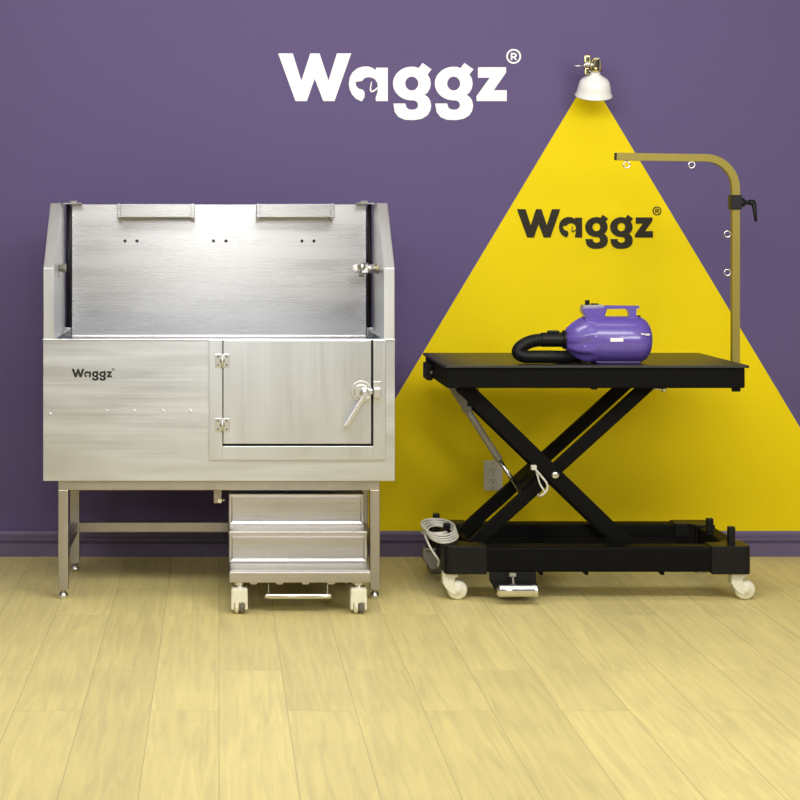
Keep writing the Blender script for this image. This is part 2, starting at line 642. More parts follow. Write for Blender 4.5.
# front apron on the left, a separate folded sheet
obj('rim', MB().box(-0.637, 0.637, FY-0.003, FY+0.03, 0.938, 0.9435, 0.0015).box(-0.637, -0.597, FY+0.03, 7.12, 0.938, 0.9435, 0.0015)
    .box(0.597, 0.637, FY+0.03, 7.12, 0.938, 0.9435, 0.0015), M['steel'], tub)
for s in (-1, 1):
    mb = MB()
    x0, x1 = sorted((s*0.635, s*0.598))
    mb.prism([(FY+0.004, 0.943), (FY+0.004, 1.20), (6.775, 1.439), (7.0, 1.439), (7.0, 0.943)], 'x', x0, x1, 0.0018)
    # the sheet folded round the panel's edge, standing a little proud inside
    xi0, xi1 = sorted((s*0.600, s*0.5965))
    mb.prism([(FY+0.003, 0.944), (FY+0.003, 1.201), (6.774, 1.440), (6.80, 1.440), (6.525, 1.196), (6.525, 0.944)], 'x', xi0, xi1)
    pn = obj('side_panel', mb, M['steel_v'], tub)
# back panel with its lower curb
mb = MB()
mb.box(-0.577, 0.577, 7.05, 7.066, 0.70, 1.438, 0.002)
mb.box(-0.577, 0.577, 7.035, 7.06, 0.90, 0.926, 0.004)
bp_ = obj('back_panel', mb, M['steel_panel'], tub)
mb = MB()
for px in (125, 137, 213.5, 226, 302, 314):
    c = at(px, 241, 7.05)
    mb.cyl((c.x, 7.0485, c.z), (c.x, 7.052, c.z), 0.0062, n=16)
each('hole', mb, M['black_gap'], bp_)  # dark discs instead of real openings, their shade is in the colour
for xa, xb in ((117, 194.5), (256.5, 334.5)):
    p, q = at(xa, 204.5, 6.93), at(xb, 217.5, 6.93)
    mb = MB()
    mb.box(p.x+0.012, q.x-0.012, 6.93, 7.052, q.z, 1.4385, 0.003)
    mb.prism([(6.928, 1.440), (7.052, 1.440), (7.052, q.z-0.018), (6.928, q.z-0.001)], 'x', p.x, p.x+0.014, 0.002)
    mb.prism([(6.928, 1.440), (7.052, 1.440), (7.052, q.z-0.018), (6.928, q.z-0.001)], 'x', q.x-0.014, q.x, 0.002)
    obj('shelf', mb, M['steel_shelf'], tub)
# rails that hold the restraint, one in each gap between back and side panel
for s in (-1, 1):
    mb = MB().cyl((s*0.588, 7.03, 0.95), (s*0.588, 7.03, 1.437), 0.0085, n=20)
    mb.box(min(s*0.5785, s*0.597), max(s*0.5785, s*0.597), 7.045, 7.06, 0.95, 1.430)  # black strip behind the rod, in place of the shaded wall in the slit
    obj('rail_and_gap_shade', mb, M['black_plastic'], tub)
    x0, x1 = sorted((s*0.578, s*0.600))
    obj('rail_bracket', MB().box(x0, x1, 7.005, 7.07, 0.92, 0.958, 0.002).cyl((s*0.588, 7.003, 0.94), (s*0.588, 7.012, 0.94), 0.006), M['chrome'], tub)
    x0, x1 = sorted((s*0.535, s*0.606))
    mb = MB().box(x0, x1, 6.99, 7.06, 1.438, 1.444, 0.002).box(min(s*.55, s*.58), max(s*.55, s*.58), 7.0, 7.05, 1.443, 1.452, 0.003)
    obj('top_bracket', mb, M['chrome'], tub)
# small knob on the left inner wall
c = at(59, 268, 6.76)
mb = MB().cyl((-0.5975, 6.76, c.z), (-0.588, 6.76, c.z), 0.013).cyl((-0.588, 6.76, c.z), (-0.574, 6.76, c.z), 0.017, bev=0.002)
obj('knob', mb, M['grey_dark'], tub)
mb = MB()
for z in (c.z-0.006, c.z-0.03):
    mb.cyl((-0.5975, 6.70, z), (-0.595, 6.70, z), 0.004)
each('screw', mb, M['grey_dark'], tub)
# tap on the right inner wall
z, y = at(0, 268.5, 6.76).z, 6.76


def X(px, Y=6.76):
    return (px-CX)*Y/F


mb = MB()
mb.cyl((X(357), y, z), (X(378), y, z), 0.0155, n=20, bev=0.002)
mb.cyl((X(361), y, z), (X(368), y, z), 0.021, n=8, bev=0.002, smooth=False)
mb.cyl((X(370), y, z-0.002), (X(374.5), y, z-0.002), 0.019, n=6, bev=0.002, smooth=False)
mb.cyl((X(377), y, z-0.003), (X(382), y, z-0.003), 0.021, n=6, bev=0.002, smooth=False)
mb.cyl((X(382), y, z-0.004), (0.5985, y, z-0.004), 0.013)
mb.lathe([(0, 0.016), (0.010, 0.012), (0.015, 0.0), (0.010, -0.012), (0, -0.016)], Matrix.Translation((X(362), y-0.012, z+0.006)), n=20)
tap = obj('tap', mb, M['chrome'], tub)
obj('tap_knob', MB().lathe([(0, 0.013), (0.012, 0.011), (0.017, 0.0), (0.012, -0.011), (0, -0.013)],
    Matrix.Translation((X(356), y, z)) @ Matrix.Rotation(PI/2, 4, 'Y'), n=24), M['white_vinyl'], tap)
obj('spout', MB().cyl((X(361.5), y-0.004, z-0.016), (X(361.5), y-0.004, z-0.031), 0.0095), M['grey_dark'], tap)
obj('brass_ring', MB().cyl((X(375), y, z), (X(377), y, z), 0.0175), M['brassy'], tap)
obj('brass_screw', MB().cyl((X(357), y-0.017, z+0.006), (X(358), y-0.017, z+0.010), 0.004), M['brassy'], tap)

# access door and its frame
DY = 6.484
fx = dict(a=at(209, 0, DY).x, b=at(222.5, 0, DY).x, c=at(373.3, 0, DY).x, d=at(385.8, 0, DY).x)
fz = dict(t=0.9405, b=at(0, 446.2, DY).z, o=at(0, 460, DY).z)
mb = MB()
mb.box(fx['a'], fx['b'], DY, FY+0.001, fz['o'], fz['t'], 0.0015)
mb.box(fx['c'], fx['d'], DY, FY+0.001, fz['o'], fz['t'], 0.0015)
mb.box(fx['b']-0.001, fx['c']+0.001, DY, FY+0.001, fz['o'], fz['b'], 0.0015)
obj('door_frame', mb, M['steel_door'], tub)
obj('door_gap_shade', MB().box(fx['b'], fx['c'], FY-0.004, FY+0.001, fz['b'], fz['t']-0.002), M['black_gap'], tub)  # dark sheet behind the door, gives the gap its shade by colour
dz0 = at(0, 443.8, DY).z
dx0, dx1 = fx['b']+0.0025, at(371.2, 0, DY).x
dr = obj('door', MB().box(dx0, dx1, DY-0.001, FY-0.004, dz0, fz['t']-0.001, 0.0018), M['steel_door'], tub)
for yc in (360.8, 425):
    c = at(222.3, yc, DY)
    mb = MB()
    for s in (-1, 1):
        xa, xb = sorted((c.x+s*0.004, c.x+s*0.026))
        mb.box(xa, xb, DY-0.004, DY, c.z-0.0245, c.z+0.0245, 0.0012)
    mb.cyl((c.x, DY-0.006, c.z-0.0245), (c.x, DY-0.006, c.z+0.0245), 0.0055, n=16)
    h = obj('hinge', mb, M['satin'], dr)
    mb = MB()
    for dx in (-0.0155, 0.0155):
        for dz in (-0.015, 0.015):
            mb.cyl((c.x+dx, DY-0.0052, c.z+dz), (c.x+dx, DY-0.003, c.z+dz), 0.0042, n=12)
    mb.box(c.x-0.009, c.x-0.005, DY-0.0045, DY-0.001, c.z-0.006, c.z+0.006)
    mb.box(c.x+0.005, c.x+0.009, DY-0.0045, DY-0.001, c.z-0.006, c.z+0.006)
    # screws belong to the hinge sheet
    each('hinge_screw', mb, M['grey_dark'], h)
c = at(361.3, 391.3, DY)
mb = MB()
mb.cyl((c.x, DY-0.006, c.z), (c.x, DY, c.z), 0.0385, n=40, bev=0.0015)
mb.cyl((c.x, DY-0.013, c.z), (c.x, DY-0.005, c.z), 0.026, n=32, bev=0.003)
mb.lathe([(0.018, 0), (0.0165, 0.012), (0.010, 0.020), (0, 0.023)], Matrix.Translation((c.x+0.010, DY-0.012, c.z-0.003)) @ Matrix.Rotation(PI/2, 4, 'X'), n=28)
mb.box(c.x, c.x+0.028, DY-0.010, DY, c.z-0.036, c.z-0.020, 0.003)
mb.box(c.x+0.01, c.x+0.040, DY-0.022, DY-0.012, c.z-0.009, c.z+0.009, 0.003)
for k in range(6):
    t_ = k*PI/3+0.3
    mb.cyl((c.x+0.031*math.cos(t_), DY-0.0085, c.z+0.031*math.sin(t_)), (c.x+0.031*math.cos(t_), DY-0.005, c.z+0.031*math.sin(t_)), 0.004, n=12)
obj('latch', mb, M['satin'], dr)
p0, p1 = at(365.5, 394.5, DY-0.034), at(346, 426.5, DY-0.034)
obj('latch_handle', MB().bar(p0, p1, 0.0155, 0.010, 0.003).cyl((p0.x, DY-0.040, p0.z), (p0.x, DY-0.012, p0.z), 0.011), M['satin'], dr)
p, q = at(373.3, 381.2, DY), at(380.8, 402.8, DY)
mb = MB().box(p.x, q.x, DY-0.004, DY, q.z, p.z, 0.0015)
mb.box(p.x-0.001, q.x, DY-0.022, DY-0.002, at(0, 398, DY).z, at(0, 387.5, DY).z, 0.004)
for yy in (383.5, 400.5):
    for xx in (375, 379):
        k = at(xx, yy, DY)
        mb.cyl((k.x, DY-0.006, k.z), (k.x, DY-0.003, k.z), 0.0028, n=10)
obj('strike_plate', mb, M['satin'], tub)
lg = lettering(71.6, 368.9, 0.1765, FY-0.0012, 0.0012, M['black_ink'], tub, True)

# under-frame, legs and stretchers
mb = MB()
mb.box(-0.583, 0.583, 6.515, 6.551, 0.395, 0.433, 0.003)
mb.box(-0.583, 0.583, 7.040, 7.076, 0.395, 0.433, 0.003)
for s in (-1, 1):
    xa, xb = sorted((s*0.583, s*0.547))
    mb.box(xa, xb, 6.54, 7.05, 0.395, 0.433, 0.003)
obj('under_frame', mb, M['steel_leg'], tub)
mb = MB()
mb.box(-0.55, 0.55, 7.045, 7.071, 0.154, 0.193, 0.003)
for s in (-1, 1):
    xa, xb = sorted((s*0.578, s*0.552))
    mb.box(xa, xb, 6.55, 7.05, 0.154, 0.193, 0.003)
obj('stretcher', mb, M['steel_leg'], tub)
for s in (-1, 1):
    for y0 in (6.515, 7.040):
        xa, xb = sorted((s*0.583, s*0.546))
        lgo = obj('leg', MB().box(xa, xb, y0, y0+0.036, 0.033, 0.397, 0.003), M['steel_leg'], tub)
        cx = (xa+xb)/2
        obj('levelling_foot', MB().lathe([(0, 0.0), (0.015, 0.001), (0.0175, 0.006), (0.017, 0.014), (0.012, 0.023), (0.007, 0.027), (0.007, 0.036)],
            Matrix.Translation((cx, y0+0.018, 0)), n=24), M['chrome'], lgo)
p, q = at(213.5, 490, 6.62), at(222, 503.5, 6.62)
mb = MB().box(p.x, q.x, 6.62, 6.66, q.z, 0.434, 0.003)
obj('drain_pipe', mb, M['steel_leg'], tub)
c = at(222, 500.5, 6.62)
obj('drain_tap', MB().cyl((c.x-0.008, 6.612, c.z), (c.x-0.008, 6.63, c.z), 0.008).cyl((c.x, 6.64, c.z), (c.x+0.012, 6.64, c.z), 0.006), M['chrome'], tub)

# ------------------------------------------------------------------ rolling steps under the tub
cart = thing('rolling_steps', (0.282, 6.5, 0), 'stainless steel two step stair on white casters parked under the tub', 'steps')
x0, x1 = 0.0355, 0.528
mb = MB()
mb.box(x0, x1, 6.25, 6.86, 0.112, 0.149, 0.003)
mb.box(x0+0.002, x1-0.002, 6.262, 6.40, 0.147, 0.1525, 0.002)
for k in range(5):
    xk = x0+0.085+k*0.09
    mb.prism([(xk-0.014, 0.114), (xk+0.014, 0.114), (xk+0.010, 0.106), (xk-0.010, 0.106)], 'y', 6.252, 6.262)
obj('base_frame', mb, M['steel_step'], cart)


def step(Yf, zb_, zt, name):
    b = bmesh.new()
    bmesh.ops.create_cube(b, size=1.0)
    for v in b.verts:
        v.co = Vector((x0+(v.co.x+.5)*(x1-x0), Yf+(v.co.y+.5)*(6.86-Yf), zb_+(v.co.z+.5)*(zt-zb_)))
    f = [f for f in b.faces if f.normal.y < -0.9]
    r = bmesh.ops.inset_region(b, faces=f, thickness=0.008, depth=0)
    r = bmesh.ops.inset_region(b, faces=f, thickness=0.012, depth=-0.004)
    ed = [e for e in b.edges if e.calc_length() > 0.05 and all(abs(v.co.y-Yf) < 1e-5 for v in e.verts)]
    bmesh.ops.bevel(b, geom=ed, offset=0.003, segments=2, profile=0.5, affect='EDGES')
    m = MB()
    m._take(b)
    return m


lo = obj('step', step(6.42, 0.150, 0.2520, 'lower'), M['steel_step'], cart)
up = obj('step', step(6.55, 0.262, 0.377, 'upper'), M['steel_step'], cart)
obj('tread', MB().box(x0-0.001, x1+0.001, 6.414, 6.86, 0.251, 0.263, 0.003), M['steel_step'], cart)
for cx_ in (0.071, 0.486):
    for cy_ in (6.285, 6.80):
        cs = obj('caster', MB().cyl((cx_, cy_, 0.094), (cx_, cy_, 0.115), 0.016, bev=0.002).cyl((cx_, cy_, 0.089), (cx_, cy_, 0.096), 0.024, bev=0.002), M['chrome'], cart)
        mb = MB()
        mb.box(cx_-0.029, cx_+0.029, cy_-0.030, cy_+0.024, 0.036, 0.092, 0.009, 3)
        mb.box(cx_-0.029, cx_-0.019, cy_-0.030, cy_+0.024, 0.016, 0.060, 0.004, 2)
        mb.box(cx_+0.019, cx_+0.029, cy_-0.030, cy_+0.024, 0.016, 0.060, 0.004, 2)
        obj('housing', mb, M['ivory'], cs)
        rot = Matrix.Rotation(PI/2, 4, 'Y')
        for s in (-1, 1):
            obj('wheel', MB().lathe([(0, -0.008), (0.022, -0.008), (0.028, -0.004), (0.029, 0), (0.028, 0.004), (0.022, 0.008), (0, 0.008)],
                Matrix.Translation((cx_+s*0.0095, cy_-0.005, 0.029)) @ rot, n=32), M['ivory' if s < 0 else 'tyre'], cs)
p, q = at(268, 596, 6.28), at(328, 596, 6.28)
mb = MB()
for xx in (p.x+0.002, q.x-0.002):
    mb.cyl((xx, 6.28, 0.052), (xx, 6.28, 0.115), 0.0025, n=10)
hangers = mb
mb = MB().cyl((p.x, 6.28, p.z), (q.x, 6.28, p.z), 0.0105, n=20, bev=0.002)
for xx in (p.x-0.004, q.x+0.004):
    mb.lathe([(0, 0.010), (0.007, 0.007), (0.010, 0), (0.007, -0.007), (0, -0.010)], Matrix.Translation((xx, 6.28, p.z)), n=16)
pb = obj('pull_bar', mb, M['chrome'], cart)
each('hanger', hangers, M['steel_step'], pb)

# ------------------------------------------------------------------ the lifting table
tab = thing('grooming_table', (1.36, 6.8, 0), 'black scissor lift grooming table with flat top on a low wheeled base', 'table')
mb = MB()
mb.box(0.818, 1.893, 6.475, 7.135, 0.768, 0.842, 0.006)
obj('tabletop', mb, M['black'], tab)
mat_ = MB().prism([(0.808, 6.47), (0.816, 6.462), (1.898, 6.462), (1.906, 6.47), (1.906, 7.14), (1.898, 7.148), (0.816, 7.148), (0.808, 7.14)], 'z', 0.841, 0.8505, 0.002)
obj('rubber_mat', mat_, M['black_mat'], tab)
p, q = at(423.5, 362, 7.02), at(434, 378, 7.02)
mb = MB().box(p.x, 0.82, 6.90, 7.04, q.z, p.z, 0.004)
br_ = obj('side_socket', mb, M['black_plastic'], tab)
obj('bolt', MB().cyl((p.x+0.018, 6.896, (p.z+q.z)/2), (p.x+0.018, 6.902, (p.z+q.z)/2), 0.007, n=6), M['grey_dark'], br_)
# bits below the top
mb = MB()
mb.box(at(591, 0, 6.55).x, at(597, 0, 6.55).x, 6.54, 6.57, 0.757, 0.770, 0.003)
obj('stop_block', mb, M['black_plastic'], tab)
c = at(664, 389.5, 6.52)
obj('latch_pin', MB().cyl((c.x-0.035, 6.52, 0.7635), (c.x+0.004, 6.52, 0.7595), 0.004).cyl((c.x, 6.52, 0.752), (c.x, 6.52, 0.769), 0.008), M['chrome'], tab)
c = at(736, 389.5, 6.53)
obj('adjusting_knob', MB().cyl((c.x-0.015, 6.53, 0.760), (c.x+0.015, 6.53, 0.760), 0.0095, bev=0.002), M['black_plastic'], tab)

# base
mb = MB()
mb.box(0.90, 1.83, 6.474, 6.556, 0.106, 0.196, 0.007)
mb.box(0.90, 1.83, 6.984, 7.066, 0.106, 0.196, 0.007)
mb.box(0.818, 0.880, 6.53, 7.02, 0.112, 0.194, 0.006)
mb.box(1.845, 1.908, 6.53, 7.02, 0.112, 0.194, 0.006)
for Y0 in (6.557, 6.972):       # roller tracks and two ties across
    mb.box(0.90, 1.83, Y0, Y0+0.012, 0.118, 0.150)
mb.box(1.13, 1.27, 6.60, 6.94, 0.120, 0.132)
for px in (540, 585, 661):
    c = at(px, 0, 6.50)
    mb.prism([(c.x-0.016, 0.108), (c.x+0.010, 0.108), (c.x+0.010, 0.094), (c.x, 0.092)], 'y', 6.49, 6.52, 0.001)
obj('base_frame', mb, M['black'], tab)


def cap_poly(sx, sy):
    xo = 0.811 if sx < 0 else 1.914
    yo = 6.468 if sy < 0 else 7.072
    xi = 0.963 if sx < 0 else 1.770
    yi = 6.60 if sy < 0 else 6.94
    d, e = -sx, -sy
    r = 0.022
    P = [(xo, yi), (xo, yo+e*r)]
    P += [(xo+d*r*(1-math.cos(a_)), yo+e*r*(1-math.sin(a_))) for a_ in (0.4, 0.8, 1.2)]
    P += [(xo+d*r, yo), (xi, yo), (xi, yo+e*0.094), (xo+d*0.10, yo+e*0.094), (xo+d*0.075, yo+e*0.12), (xo+d*0.075, yi)]
    return P


for sx in (-1, 1):
    for sy in (-1, 1):
        obj('corner_cap', MB().prism(cap_poly(sx, sy), 'z', 0.099, 0.200, 0.003), M['black_plastic'], tab)

for cx_, cy_, mt, sg in ((0.862, 6.52, 'ivory', -1), (1.903, 6.52, 'ivory', -1), (0.845, 7.01, 'grey_dark', -1), (1.878, 7.03, 'ivory', -1)):
    r = 0.0365
    mb = MB()
    # a hooded fork seen from the side, trailing left of the wheel
    hood = [(cx_-0.052, 0.101), (cx_-0.004, 0.101), (cx_+0.002, 0.088), (cx_-0.010, 0.080), (cx_-0.014, 0.060), (cx_+0.004, 0.044),
            (cx_+0.004, 0.030), (cx_-0.012, 0.020), (cx_-0.030, 0.030), (cx_-0.048, 0.050), (cx_-0.054, 0.075)]
    mb.prism(hood, 'y', cy_-0.026, cy_-0.019, 0.002)
    mb.prism(hood, 'y', cy_+0.019, cy_+0.026, 0.002)
    mb.box(cx_-0.053, cx_-0.003, cy_-0.024, cy_+0.024, 0.082, 0.101, 0.003)
    mb.box(cx_-0.054, cx_-0.044, cy_-0.024, cy_+0.024, 0.058, 0.095, 0.003)
    cs = obj('caster', mb, M[mt], tab)
    rot = Matrix.Rotation(PI/2, 4, 'X')
    wm = M['ivory'] if mt == 'ivory' else M['tyre']
    obj('wheel', MB().lathe([(0, -0.0275), (0.010, -0.0275), (0.013, -0.022), (0.027, -0.020), (0.033, -0.017), (r, -0.010), (r, 0.010), (0.033, 0.017), (0.027, 0.020), (0, 0.022)],
        Matrix.Translation((cx_, cy_, r)) @ rot @ Matrix.Rotation(PI, 4, 'X'), n=40), wm, cs)
for X_, Y_, h_ in ((1.845, 6.77, 0.056), (1.858, 6.53, 0.064), (0.828, 6.86, 0.060), (0.850, 6.72, 0.046)):
    obj('rest_post', MB().box(X_-0.0125, X_+0.0125, Y_-0.0125, Y_+0.0125, 0.19, 0.198+h_, 0.003), M['black_plastic'], tab)

# scissor arms
A0, A1 = Vector((0.885, 0, 0.772)), Vector((1.500, 0, 0.176))
B0, B1 = Vector((1.590, 0, 0.774)), Vector((0.925, 0, 0.170))
for nm, Y_, P0, P1 in (('scissor_arm', 6.585, A0, A1), ('scissor_arm', 6.635, B0, B1), ('scissor_arm', 6.905, B0, B1), ('scissor_arm', 6.955, A0, A1)):
    p0, p1 = Vector((P0.x, Y_, P0.z)), Vector((P1.x, Y_, P1.z))
    mb = MB().bar(p0, p1, 0.056 if P0 is A0 else 0.046, 0.030, 0.003)
    obj(nm, mb, M['black'], tab)
piv = at(555.3, 475, 6.57)
mb = MB().cyl((piv.x, 6.575, piv.z), (piv.x, 6.965, piv.z), 0.011)
obj('pivot_shaft', mb, M['black'], tab)
obj('pivot_bolt', MB().lathe([(0.0165, 0), (0.0155, 0.005), (0.010, 0.010), (0.004, 0.011), (0, 0.009)], Matrix.Translation((piv.x, 6.570, piv.z)) @ Matrix.Rotation(PI/2, 4, 'X'), n=28), M['chrome'], tab)
mb = MB()
for P in (A1, B1):
    mb.cyl((P.x, 6.562, P.z), (P.x, 6.978, P.z), 0.014)
for P in (A0, B0):
    mb.cyl((P.x, 6.56, P.z), (P.x, 6.98, P.z), 0.012)
each('cross_shaft', mb, M['black'], tab)
# lifting actuator
AY = 6.78
pts = [at(452, 386, AY), at(463.5, 404, AY), at(499.5, 460, AY), at(521, 493, AY)]
obj('actuator_bracket', MB().bar(Vector((pts[0].x-0.012, AY, 0.772)), pts[1]+Vector((0.004, 0, 0)), 0.034, 0.030, 0.004).box(pts[1].x-0.004, pts[1].x+0.028, AY-0.02, AY+0.02, pts[1].z-0.030, pts[1].z-0.006, 0.004), M['grey_dark'], tab)
act = obj('actuator', MB().cyl(pts[1], pts[2], 0.0135, n=24, bev=0.002), M['grey_metal'], tab)
obj('piston_rod', MB().cyl(pts[2], pts[3], 0.0085, n=20), M['chrome'], act)
c = at(525, 484, 6.70)
mb = MB()
d_ = (B1-B0).normalized()
for k, (s0, s1, w_) in enumerate(((-0.07, 0.03, 0.022), (-0.03, 0.015, 0.036))):
    m0 = Vector((c.x, 0, c.z))
    p0, p1 = m0+d_*s0, m0+d_*s1
    p0.y = p1.y = 6.77
    mb.bar(p0, p1, w_, 0.25 if k == 0 else 0.10, 0.004)
obj('actuator_mount', mb, M['black'], tab)
mb = MB()
cpts = [at(533, 466, 6.60), at(536, 470, 6.555), at(542, 477, 6.555), at(547, 484, 6.555), at(546.5, 491, 6.555), at(540, 496, 6.56), at(538, 494.5, 6.60)]
mb.tube(cpts, 0.0042, n=8)
mb.tube([at(534, 466, 6.60), at(537, 474, 6.558), at(540, 484, 6.558), at(545, 492, 6.558)], 0.0035, n=8)
mb.box(at(531.5, 0, 6.55).x, at(537, 0, 6.55).x, 6.552, 6.572, at(0, 470, 6.56).z, at(0, 465, 6.56).z, 0.003)
obj('cable', mb, M['cable'], tab)
mb = MB()
for k in range(4):
    q0 = at(471+k*2.4, 387, 6.66)
    mb.tube([q0, at(473+k*1.5, 391, 6.66), at(474-k*0.8, 395, 6.64)], 0.0022, n=6)
each('wire', mb, M['black_plastic'], tab)
# coil of cord hung on the rear left post
mb = MB()
random.seed(4)
for k in range(4):
    ce = at(439+0.8*k, 531.5+1.2*k, 6.66)
    rx, rz = 0.060-0.002*k, 0.030+0.002*k
    ph = 0.25*k
    mb.tube([(ce.x+rx*math.cos(2*PI*i/12+ph), 6.69+0.125*math.sin(2*PI*i/12+ph)-0.02*k, 0.236-0.006*k+0.010*math.sin(2*PI*i/12+ph)+0.003*math.cos(2*2*PI*i/12+k)) for i in range(12)],
            0.0043, n=8, closed=True)
mb.tube([at(422, 532, 6.70), at(430, 534, 6.62), at(440, 534, 6.60), at(446, 533, 6.63)], 0.008, n=8)
mb.tube([at(424, 533, 6.66), at(428, 543, 6.56), at(433, 552, 6.545), at(438.5, 560, 6.54), at(438, 566, 6.56)], 0.0040, n=8)
obj('power_cord', mb, M['cable'], tab)
# grey control box hanging behind the left end
p, q = at(423, 549, 6.80), at(439.5, 570, 6.80)
mb = MB().prism([(p.x, p.z), (q.x, p.z), (q.x, q.z+0.004), (p.x+0.030, q.z), (p.x, q.z+0.045)], 'y', 6.80, 6.815, 0.003)
mb.box(p.x+0.01, q.x, 6.79, 6.815, p.z-0.005, 0.135, 0.002)
obj('hanging_plate', mb, M['grey_dark'], tab)
# foot pedal
c = at(512, 578, 6.46)
pd = obj('foot_pedal', MB().cyl((c.x, 6.45, 0.105), (c.x+0.002, 6.43, 0.055), 0.0035).box(c.x-0.012, c.x+0.012, 6.44, 6.46, 0.096, 0.108, 0.002), M['grey_metal'], tab)
p, q = at(497, 590.5, 6.42), at(537, 590, 6.42)
obj('pedal_tread', MB().lathe([(0, 0), (0.018, 0.0), (0.024, 0.010), (0.0235, 0.075), (0.0235, 0.125), (0.026, 0.140), (0.024, 0.144), (0, 0.144)],
    Matrix.Translation((p.x, 6.42, 0.052)) @ Matrix.Rotation(PI/2, 4, 'Y'), n=32), M['chrome'], pd)
p = at(488, 574, 6.50)
mb = MB().prism([(p.x, 0.110), (p.x+0.170, 0.110), (p.x+0.170, 0.030), (p.x+0.062, 0.020), (p.x+0.020, 0.045), (p.x+0.002, 0.075)], 'y', 6.478, 6.484, 0.001)
obj('pedal_guard', mb, M['black_plastic'], tab)

# ------------------------------------------------------------------ restraint arm clamped to the table
AX, AYY = 1.9215, 6.70
arm = thing('tether_stand', (AX, AYY, 0.78), 'tall bent square gilt tube with four rings clamped at right end of the black table', 'stand')
ztop = at(0, 157.8, AYY).z
xl = at(616, 0, AYY).x
R = 0.115
pts = [(AX, AYY, 0.755), (AX, AYY, 1.0), (AX, AYY, 1.3), (AX, AYY, ztop-R-0.02)]
pts += [(AX-R+R*math.cos(a_), AYY, ztop-R+R*math.sin(a_)) for a_ in [PI/2*k/8 for k in range(0, 9)]]
pts += [(AX-R-0.03, AYY, ztop), (xl+0.15, AYY, ztop+0.002), (xl, AYY, ztop+0.005)]
mb = MB().tube(pts, 0.0138, sub=3, square=True)
post = obj('post', mb, M['arm'], arm)
obj('end_cap', MB().box(xl-0.004, xl+0.003, AYY-0.0133, AYY+0.0133, ztop+0.005-0.0135, ztop+0.005+0.0135, 0.001), M['black_plastic'], arm)
p, q = at(729.2, 195, AYY), at(739.5, 209.5, AYY)
blk = obj('clamp_block', MB().box(AX-0.021, AX+0.020, AYY-0.021, AYY+0.021, q.z, p.z, 0.002), M['black_plastic'], arm)
zc = at(0, 202.5, AYY).z
mb = MB().cyl((AX+0.019, AYY, zc), (AX+0.034, AYY, zc), 0.016, n=20, bev=0.002).cyl((AX+0.034, AYY, zc), (AX+0.055, AYY, zc), 0.008)
mb.cyl((AX+0.050, AYY, zc), (AX+0.073, AYY, zc), 0.0105, bev=0.003)
e = at(756, 221.5, AYY-0.01)
mb.cyl((AX+0.068, AYY, zc+0.002), e, 0.0095, 0.0055, n=16, bev=0.002)
obj('lever', mb, M['black_plastic'], blk)
rr = 0.0115


def ring(cx_, cz_, stem, par):
    mb = MB().tube([(cx_+rr*math.cos(2*PI*i/12), AYY-0.003, cz_+rr*math.sin(2*PI*i/12)) for i in range(12)], 0.0026, n=8, sub=3, closed=True)
    mb.cyl(stem[0], stem[1], 0.0032, n=10)
    obj('eye_ring', mb, M['chrome'], par)


for px in (626.5, 691.5):
    c = at(px, 164, AYY)
    ring(c.x, c.z-0.003, ((c.x, AYY, c.z+0.008), (c.x, AYY, ztop-0.010)), arm)
for py in (234, 272.5):
    c = at(726, py, AYY)
    ring(AX-0.0128-0.017, c.z, ((AX-0.0128-0.006, AYY, c.z), (AX-0.010, AYY, c.z)), arm)
mb = MB().box(1.8935, 1.912, AYY-0.03, AYY+0.03, 0.775, 0.838, 0.002)
mb.box(1.905, 1.938, AYY-0.022, AYY+0.022, 0.785, 0.825, 0.002)
obj('table_clamp', mb, M['black_plastic'], arm)

# ------------------------------------------------------------------ pet dryer on the table
YD, SD = 6.58, 6.58/F
CZ = 0.8515+0.0855


def D(px, py):       # side view of the dryer: pixels at its mid depth
    return Vector(((px-CX)*SD, YD, EYE-(py-CY)*SD))


dr_x = (608-CX)*SD
dry = thing('pet_dryer', (dr_x, YD, 0.8505), 'violet pet hair dryer with carry handle lying on the black table', 'pet dryer')
prof = [(565, 0), (565, 9), (567, 12), (571, 15.5), (576, 18.6), (581, 21), (586, 22.6), (591, 23.4), (594, 23.1), (596, 23.5), (602, 23.6),
        (620, 23.6), (636, 23.4), (641, 22.3), (645, 19.8), (648.3, 15.5), (650.5, 9.5), (651.3, 4), (651.5, 0)]


def petals(k, th):
    if 2 <= k <= 6:
        return 1+0.06*math.cos(9*th+k*0.7)
    return 1


mb = MB().lathe([(r*SD, (x-CX)*SD) for x, r in prof], Matrix.Translation((0, YD, CZ)) @ Matrix.Rotation(PI/2, 4, 'Y'), n=96, mod=petals)
body = obj('body', mb, M['purple_plastic'], dry)
zz = 0.8507
mb = MB().prism([(D(597, 0).x, zz), (D(638, 0).x, zz), (D(638, 0).x, zz+0.010), (D(592, 0).x, zz+0.010), (D(594, 0).x, zz+0.004)],
                'y', YD-0.045, YD+0.045, 0.003)
obj('foot', mb, M['violet_base'], dry)
